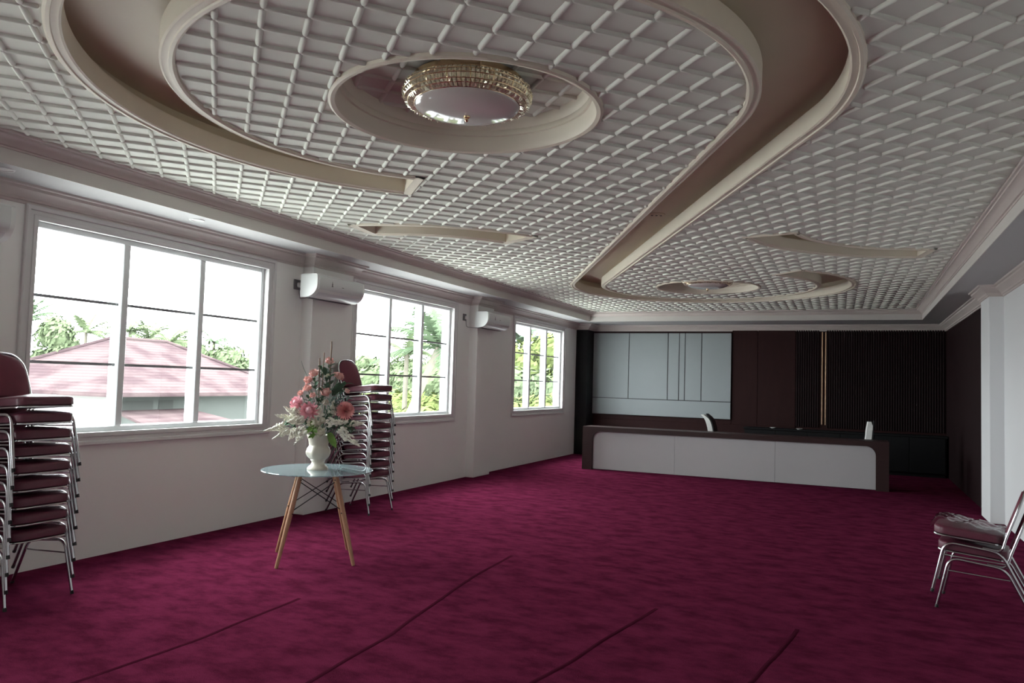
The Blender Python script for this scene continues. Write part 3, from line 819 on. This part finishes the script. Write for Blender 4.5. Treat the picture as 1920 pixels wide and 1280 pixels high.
def bloom(center, R, face, rings, seed, name, m, stem=True):
    r = random.Random(seed); b = MB(); face = face.normalized()
    s = face.orthogonal().normalized(); q = face.cross(s)
    for i,(n,op,ln) in enumerate(rings):
        ph = r.random()*6
        for k in range(n):
            a = 2*pi*k/n+ph+r.uniform(-.12,.12); rad = s*cos(a)+q*sin(a); sd = face.cross(rad).normalized()
            ax = (face*cos(op)+rad*sin(op)).normalized()
            o = center-face*R*.55+rad*R*.10*(i+1)*.5
            petal(b, o, ax, sd, R*ln*1.15, R*ln*1.9/max(3,n)*1.15, -.28 if op<.9 else -.18)
    b.sphere(center-face*R*.12, R*.46, nu=10, nv=6)
    o = b.build(name, m, fl, angle=70)
    if stem:
        b = MB(); bs = Vector((rnd.uniform(-.03,.03),rnd.uniform(-.03,.03),.26)); st = center-face*R*.5
        b.tube([bs, bs.lerp(st,.5)+UP*.03, st], .003, 5); b.build('stem', M['leaf'], o)
    return o
ROSE = [(3,.15,.95),(4,.35,1.05),(5,.6,1.1),(5,.95,1.0)]
PEON = [(6,.15,.75),(8,.4,.85),(10,.65,.9),(11,.9,.92),(12,1.15,.9),(12,1.4,.85)]
up_out = lambda cx: (UP*1.0 + RD*((cx-540)/260) + FD*.9)
for i,(cx,cy,R,d) in enumerate([(592,250,.036,.02),(460,362,.038,.04),(412,425,.038,.06),(408,497,.036,.07),(350,545,.026,.05),(567,530,.042,.11),(458,560,.026,.12),(685,385,.038,.03),(757,517,.024,.05),(655,372,.026,.0)]):
    bloom(fp(cx,cy,d), R, up_out(cx), ROSE, 10+i, 'rose', M['rose'])
bloom(fp(308,625,.08), .052, UP*.5+RD*-.7+FD*.8, PEON, 31, 'peony', M['peony'])
bloom(fp(428,690,.14), .064, UP*.35+RD*-.25+FD*1, PEON, 32, 'peony', M['peony'])
b = MB(); c0 = fp(752,690,.10); fc = (UP*.25+RD*.35+FD*1).normalized(); s1 = fc.orthogonal().normalized(); s2 = fc.cross(s1)
for k in range(120):
    u = (k+.5)/120; th = u**.75*1.75; a = k*2.39996; rad = s1*cos(a)+s2*sin(a); ax = (fc*cos(th)+rad*sin(th)).normalized()
    petal(b, c0-fc*.02, ax, fc.cross(rad).normalized(), .080*(.72+.28*min(1,u*2)), .009, -.05, 3)
dh = b.build('dahlia', M['coral'], fl, angle=70)
b = MB(); b.tube([Vector((.02,0,.26)), c0-fc*.02], .003, 5); b.build('stem', M['leaf'], dh)
for i,(cx,cy,R,d) in enumerate([(535,882,.042,.16),(465,798,.044,.15),(575,382,.020,.05),(572,622,.026,.11),(548,780,.026,.13),(510,815,.026,.14),(372,790,.03,.1),(300,700,.03,.10)]):
    bloom(fp(cx,cy,d), R, UP*.6+RD*((cx-540)/200)+FD*1, ROSE, 50+i, 'white_rose', M['plume'])
def plume(p0, p1, w, seed):
    r = random.Random(seed); b = MB(); ax = (p1-p0); L = ax.length; ax.normalize(); s = ax.orthogonal().normalized(); q = ax.cross(s)
    b.tube([p0, p1], .0025, 5)
    for k in range(95):
        u = (k/95)**.9; a = r.random()*6.28; rr = 1.45*w*(1-u)**.8*(.35+.65*r.random()); c = p0+ax*L*(.04+.96*u)+(s*cos(a)+q*sin(a))*rr
        z = .0098*(1.25-u*.75)*r.uniform(.7,1.3); s0 = len(b.v)
        b.v += [tuple(c+v) for v in (s*z,q*z,-s*z,-q*z,ax*z*1.5,-ax*z*1.5)]
        for f in ((0,1,4),(1,2,4),(2,3,4),(3,0,4),(1,0,5),(2,1,5),(3,2,5),(0,3,5)): b.face([s0+i for i in f])
    return b.build('white_plume', M['plume'], fl, smooth=False)
for i,(ax_,ay,bx,by,w,d0,d1) in enumerate([(235,835,60,882,.026,.08,.14),(300,860,135,948,.026,.1,.16),(330,790,145,740,.030,.06,.10),(340,745,215,668,.030,.05,.08),(410,850,320,992,.034,.14,.2),(330,870,272,955,.028,.12,.18),(590,800,775,790,.034,.12,.15),(745,820,925,800,.030,.06,.08),(690,860,885,1003,.042,.12,.18),(520,745,522,658,.028,.1,.12),(620,730,645,600,.022,.08,.08),(380,770,250,800,.034,.1,.14),(330,720,255,700,.03,.08,.1)]):
    o = plume(fp(ax_,ay,d0), fp(bx,by,d1), w, 70+i)
    b = MB(); b.tube([Vector((0,0,.27)), fp(ax_,ay,d0)], .0025, 5); b.build('stem', M['leaf'], o)
def leafmesh(b, o, ax, side, L, w):
    nn = ax.cross(side).normalized(); rows = []
    for i in range(6):
        u = i/5; ww = w*sin(pi*(.06+.90*u)); c = o+ax*L*u-UP*(L*.18*u*u)
        rows.append([c-side*ww+nn*ww*.3, c, c+side*ww+nn*ww*.3])
    b.grid(rows)
def leafspray(base, ax, n, L, w, m, seed, name='leaf_spray'):
    r = random.Random(seed); b = MB(); ax = ax.normalized(); base = base.copy(); ln = L*1.6
    b.tube([base, base+ax*ln], .0022, 5)
    s = ax.orthogonal().normalized(); q = ax.cross(s)
    for k in range(n):
        u = (k+1)/n; a = k*2.4; rad = s*cos(a)+q*sin(a); d = (ax*.6+rad*.8).normalized()
        leafmesh(b, base+ax*ln*u*.95, d, d.cross(rad if abs(d.dot(rad))<.95 else ax).normalized(), L*r.uniform(.7,1), w)
    b.build(name, m, fl, angle=80)
k = 0
for (cx,cy,d,m,L) in [(560,440,.03,'leaf',.09),(600,430,.06,'leaf',.09),(540,560,.08,'leaf',.10),(640,560,.06,'eucal',.09),(690,560,.04,'eucal',.09),(610,690,.10,'leaf',.10),(560,720,.10,'leaf',.09),(470,430,.02,'leaf',.08),(470,620,.08,'leaf',.08),(400,580,.06,'leaf',.07),(660,640,.06,'eucal',.09),(590,300,.02,'leaf',.07),(540,330,.0,'leaf',.08),(380,820,.06,'leaf',.10),(420,860,.1,'leaf',.10),(250,820,.06,'leaf',.08),(640,860,.10,'leaf',.11),(760,850,.06,'leaf',.09),(820,850,.06,'leaf',.07),(460,880,.14,'leafy',.09),(700,480,.02,'leaf',.09),(760,590,.03,'eucal',.07)]:
    k += 1; c = fp(cx,cy,d); ax = (c-Vector((0,0,.26))); leafspray(c-ax.normalized()*.10, ax+Vector((rnd.uniform(-.1,.1),rnd.uniform(-.1,.1),.05)), 9, L, .016 if m!='eucal' else .013, M[m], 100+k)
for k,(cx,cy,ex,ey) in enumerate([(640,560,735,400),(625,560,690,410),(560,380,545,290),(600,900,680,1000),(620,890,650,990)]):
    b = MB(); o = fp(cx,cy,.08); e = fp(ex,ey,.10); ax = (e-o); L = ax.length; ax.normalize(); leafmesh(b, o, ax, ax.cross(FD).normalized(), L, .022 if k<3 else .03); b.build('long_leaf', M['leafy' if k>2 else 'leaf'], fl, angle=80)
for (cx,cy,bx,by,r) in [(602,72,598,560,.006),(540,176,532,600,.005),(502,226,508,640,.0055)]:
    b = MB(); p0 = fp(bx,by,.05); p1 = fp(cx,cy,.02); b.tube([p0+(p1-p0)*i/8+RD*.002*(i%2) for i in range(9)], [r*(1+.12*(i%2)) for i in range(9)], 7); b.build('twig', M['twig'], fl)
b = MB(); b.tube([fp(460,560,.04), fp(400,390,.04), fp(365,320,.04), fp(343,255,.04)], [.003,.0028,.0022,.001], 5); b.build('grass_blade', M['eucal'], fl)

# ------------------------------------------------------------------ outside
b = MB(); GZ = -4.5
b.v = [(-5.9,-60,GZ),(-5.9,140,GZ),(-260,140,GZ),(-260,-60,GZ)]; b.face([0,1,2,3])
b.build('ground', M['ground'], smooth=False, kind='structure')
E = Vector((-30.83,24.69,0)); dR = Vector((-.113,.9936,0)); dL = Vector((-.9936,-.113,0))
W, L, h = 11.0, 15.0, 5.5; ze, zr = .50, 3.30
t = thing('house', 'neighbouring house with a pale red hipped tile roof seen through the first window', 'house', (E.x,E.y,GZ))
P = lambda a,c,z: E+dR*a+dL*c+UP*z - Vector((E.x,E.y,GZ))
b = MB()
A,B_,C_,D_ = P(0,0,ze),P(L,0,ze),P(L,W,ze),P(0,W,ze); R1,R2 = P(h,h,zr),P(L-h,h,zr)
b.poly([A,B_,R2,R1]); b.poly([B_,C_,R2]); b.poly([C_,D_,R1,R2]); b.poly([D_,A,R1])
for p,q in ((A,B_),(B_,C_),(C_,D_),(D_,A)): b.poly([p,p-UP*.18,q-UP*.18,q])
b.poly([p-UP*.18 for p in (A,D_,C_,B_)])
b.build('hip_roof', M['roof'], t, smooth=False)
for i,(p,q) in enumerate(((A,R1),(B_,R2),(R1,R2),(C_,R2),(D_,R1))):
    b = MB(); b.tube([p+UP*.02,q+UP*.02], .11, 8); b.build('ridge_cap', M['roof'], t)
b = MB(); ins = .9; zw = ze-.15
a,bb_,c,d = P(ins,ins,0),P(L-ins,ins,0),P(L-ins,W-ins,0),P(ins,W-ins,0)
b.mi = 0
for p,q in ((a,bb_),(bb_,c),(c,d)):
    b.poly([p+UP*GZ*0+UP*(GZ),q+UP*GZ,q+UP*zw,p+UP*zw])
b.mi = 1; b.poly([d+UP*GZ,a+UP*GZ,a+UP*zw,d+UP*zw])
b.build('house_wall', [M['hwall'],M['hwhite']], t, smooth=False)
for x0,x1 in ((1.6,3.6),(4.0,5.0)):
    b = MB(); p = P(x0,ins-.03,0); q = P(x1,ins-.03,0); b.poly([p+UP*(zw-.95),q+UP*(zw-.95),q+UP*(zw-.25),p+UP*(zw-.25)]); b.build('house_window', M['hdark'], t, smooth=False)
b = MB(); b.poly([P(1.3,ins,-.35),P(6.2,ins,-.35),P(6.6,-1.5,-.85),P(.5,-1.5,-.85)]); b.poly([P(.5,-1.5,-.85),P(6.6,-1.5,-.85),P(6.6,-1.5,-.95),P(.5,-1.5,-.95)]); b.poly([P(1.3,ins,-.35),P(.5,-1.5,-.85),P(.5,-1.5,-.95),P(1.3,ins,-.5)])
b.build('porch_roof', M['roof'], t, smooth=False)
b = MB(); b.poly([P(.7,-1.0,GZ),P(6.4,-1.0,GZ),P(6.4,-1.0,-.9),P(.7,-1.0,-.9)]); b.poly([P(.7,-1.0,GZ),P(.7,-1.0,-.9),P(1.4,ins,-.4),P(1.4,ins,GZ)]); b.build('porch_wall', M['hwall'], t, smooth=False)

def frond(b, o, az, el, L, w, droop, r):
    n = 9; d = Vector((cos(az)*cos(el), sin(az)*cos(el), sin(el))); pts = []
    for i in range(n+1):
        u = i/n; pts.append(o+d*L*u-UP*(droop*L*u*u))
    b.tube(pts, [.03*(1-.8*i/n)+.004 for i in range(n+1)], 4, cap=False)
    side = Vector((-sin(az),cos(az),0))
    for i in range(1, n*3):
        u = i/(n*3); j = min(int(u*n),n-1); f = u*n-j; c = pts[j].lerp(pts[j+1],f); tg = (pts[j+1]-pts[j]).normalized()
        ww = w*(1-.75*abs(2*u-.9)**2)
        for sg in (-1,1):
            e = c+(side*sg*.85+tg*.55-UP*r.uniform(.2,.6)).normalized()*ww*r.uniform(.8,1.1); k = .035+.02*w
            s0 = len(b.v); b.v += [tuple(c-tg*k),tuple(c+tg*k),tuple(e+tg*k*.3),tuple(e-tg*k*.3)]; b.face([s0,s0+1,s0+2,s0+3])
def palm(x, y, ztop, base, L, label, seed, n=15, m='palm', group='palm trees beyond the windows'):
    r = random.Random(seed); t = thing('palm_tree', label, 'palm tree', (base[0],base[1],GZ), 0, group)
    B0 = Vector((base[0],base[1],GZ)); T = Vector((x,y,ztop))-B0
    b = MB(); pts = [Vector((0,0,0)).lerp(T, i/8)+Vector((0,0,0)) for i in range(9)]
    b.tube(pts, [.055*L*(1.35-.55*i/8) for i in range(9)], 8); b.build('trunk', M['trunk'], t)
    b = MB()
    for k in range(n):
        frond(b, T, 2*pi*k/n*2.4+r.uniform(-.3,.3), r.uniform(-.15,1.15), L*r.uniform(.8,1.05), L*.20, r.uniform(.25,.5), r)
    b.build('fronds', M[m], t, smooth=False)
    return t
def tree(x, y, zc, rx, rz_, label, seed, m='fol1', nb=9, nl=170, ls=.34, name='leafy_tree', cat='tree', group='trees beyond the windows'):
    r = random.Random(seed); t = thing(name, label, cat, (x,y,GZ), 0, group)
    b = MB(); b.tube([(0,0,0),(.1,.05,(zc-GZ)*.6),(0,0,zc-GZ)], [.16,.12,.06], 8); b.build('trunk', M['trunk'], t)
    b = MB(); c0 = Vector((0,0,zc-GZ))
    for k in range(nb):
        a = r.random()*6.28; e = r.uniform(-.8,1); q = sqrt(max(0,1-e*e))*r.uniform(.35,.75)
        c = c0+Vector((cos(a)*q*rx, sin(a)*q*rx, e*rz_*.62)); R = rx*r.uniform(.38,.55)
        b.sphere(c, R*.74, 1,1,min(1.2,rz_/rx), nu=9, nv=6)
        for _ in range(int(nl*1.9)):
            v = Vector((r.gauss(0,1),r.gauss(0,1),r.gauss(0,1))).normalized(); p = c+Vector((v.x,v.y,v.z*min(1.2,rz_/rx)))*R*r.uniform(.70,1.15)
            s = (v.orthogonal().normalized()*r.uniform(.6,1)+v*r.uniform(-.5,.5)).normalized(); q2 = v.cross(s).normalized(); z = ls*r.uniform(.5,1); s0 = len(b.v)
            b.v += [tuple(p-s*z*.5),tuple(p+q2*z*.28),tuple(p+s*z*.6),tuple(p-q2*z*.28)]; b.face([s0,s0+1,s0+2,s0+3])
    b.build('foliage', M[m], t, smooth=False)
    return t
palm(-41.6,27.6,4.1,(-41.9,27.2),2.3,'palm at the far left behind the red roof, beside the window edge',1)
tree(-39.6,28.0,2.6,1.25,1.9,'slender pale tree left of the red roof ridge',2,nb=12,nl=120,ls=.4)
tree(-41.5,27.2,1.0,2.4,1.2,'low grey-green bush behind the left eave of the red roof',22,nb=10,nl=120,ls=.4)
for i,(x,y,z,L,lab) in enumerate([(-47.9,36.2,3.85,1.7,'small palm just left of the ridge behind the red roof'),(-46.2,38.3,4.05,2.0,'small palm behind the middle of the red roof, right of the first mullion'),(-46.9,40.5,3.75,1.8,'second small palm right of the first mullion behind the red roof'),(-44.6,40.2,3.35,1.9,'small palm behind the right slope of the red roof')]):
    palm(x,y,z+.25,(x+.3,y-.3),L*1.35,lab,30+i,n=15,m='fol1')
tree(-50.5,47.6,1.5,3.6,3.0,'broad green tree right of the red roof, at the left of its clump',5,'fol1',nb=12,nl=170,ls=.55)
tree(-48.2,50.2,1.4,3.3,2.6,'round green tree right of the red roof, beside the right jamb of the first window',6,'fol1',nb=12,nl=170,ls=.55)
palm(-49.8,49.6,4.2,(-49.6,49.5),2.6,'spiky palm rising from the tree clump right of the red roof',7,n=9)
far = [(-53.0,71.0,'left end'),(-48.5,70.5,'second from the left'),(-45.0,71.0,'middle'),(-40.5,70.0,'second from the right'),(-36.0,72.0,'right end')]
for i,(x,y,lab) in enumerate(far):
    tree(x,y,.7+.5*(i%2),4.2,2.9,'distant tree in the far treeline of the second window, '+lab,40+i,'fol1',nb=12,nl=140,ls=.8,group='distant treeline beyond the second window')
bush = [(-23.5,30.0,-.9,3.0,2.0,'fol2','yellow-green bush at the lower left of the second window'),(-19.6,28.6,-.8,2.7,2.0,'fol2','yellow-green bush at the lower middle of the second window'),(-15.9,27.0,-.9,2.5,1.9,'fol2','yellow-green bush at the foot of the leaning palm'),(-13.6,24.6,-.7,1.8,1.5,'fol2','bright bush at the lower right of the second window'),(-20.0,36.5,.6,3.0,2.0,'fol1','pale tree behind the bushes of the second window')]
for i,(x,y,z,rx,rz_,m,lab) in enumerate(bush):
    tree(x,y,z,rx,rz_,lab,60+i,m,nb=13,nl=200,ls=.38,name='bush',cat='bush',group='bushes beyond the second window')
palm(-10.35,18.35,2.40,(-12.75,17.0),2.1,'coconut palm with a long leaning trunk in the right third of the second window',8,n=17)
palm(-15.9,25.7,2.5,(-15.9,25.6),1.9,'pale palm behind the leaning trunk in the second window',9,n=13,m='fol1')
b3 = [(-10.2,22.6,-.4,1.9,1.7,'fol2','bright bush low in the left panes of the third window'),(-8.9,23.4,-.5,1.7,1.6,'fol2','bright bush low in the right panes of the third window'),(-12.6,27.8,1.0,2.2,2.0,'fol2','tall green tree in the left panes of the third window'),(-10.8,28.6,1.7,2.1,2.0,'fol2','tall green tree in the middle panes of the third window'),(-9.6,29.6,1.9,2.1,2.1,'fol1','tall green tree in the right panes of the third window'),(-11.2,25.4,.4,1.8,1.7,'fol1','rounded green tree between the panes of the third window')]
for i,(x,y,z,rx,rz_,m,lab) in enumerate(b3):
    tree(x,y,z,rx,rz_,lab,80+i,m,nb=13,nl=200,ls=.34,group='trees close beyond the third window')
palm(-13.6,31.6,3.3,(-13.8,31.6),1.6,'bluish palm at the upper left of the third window',11,n=13,m='fol3')
#@@END2
# ------------------------------------------------------------------ camera
cam = bpy.data.cameras.new('camera'); co = bpy.data.objects.new('camera', cam); COL.objects.link(co)
yaw, pit, rol, foc = 0.41907412, 0.05376344, 0.02975591, 1447.92673
fwd = Vector((-sin(yaw)*cos(pit), cos(yaw)*cos(pit), sin(pit))); rt = Vector((cos(yaw), sin(yaw), 0)); up = rt.cross(fwd)
r2 = rt*cos(rol)+up*sin(rol); u2 = -rt*sin(rol)+up*cos(rol)
co.matrix_world = Matrix(((r2.x,u2.x,-fwd.x,0),(r2.y,u2.y,-fwd.y,0),(r2.z,u2.z,-fwd.z,1.5),(0,0,0,1)))
cam.sensor_width = 36; cam.lens = foc/1920*36; cam.clip_start = .05; cam.clip_end = 500
SC.camera = co

# ------------------------------------------------------------------ light: overcast sky
w = bpy.data.worlds.new('sky'); SC.world = w; w.use_nodes = True; nt = w.node_tree
bg = nt.nodes['Background']; bg.inputs[1].default_value = 1.0
tc = nt.nodes.new('ShaderNodeTexCoord'); sp = nt.nodes.new('ShaderNodeSeparateXYZ'); rp = nt.nodes.new('ShaderNodeValToRGB')
nt.links.new(tc.outputs['Generated'], sp.inputs[0]); nt.links.new(sp.outputs['Z'], rp.inputs[0]); nt.links.new(rp.outputs[0], bg.inputs[0])
e = rp.color_ramp.elements; e[0].position = 0; e[0].color = (15.,15.6,15.9,1); e[1].position = .9; e[1].color = (19.5,20.,20.3,1)

SC.view_settings.view_transform = 'Standard'; SC.view_settings.look = 'None'; SC.view_settings.exposure = .15
SC.cycles.use_denoising = True
SC.cycles.max_bounces = 14; SC.cycles.diffuse_bounces = 8; SC.cycles.transparent_max_bounces = 16
SC.cycles.caustics_reflective = False; SC.cycles.caustics_refractive = False
SC.cycles.sample_clamp_indirect = 6
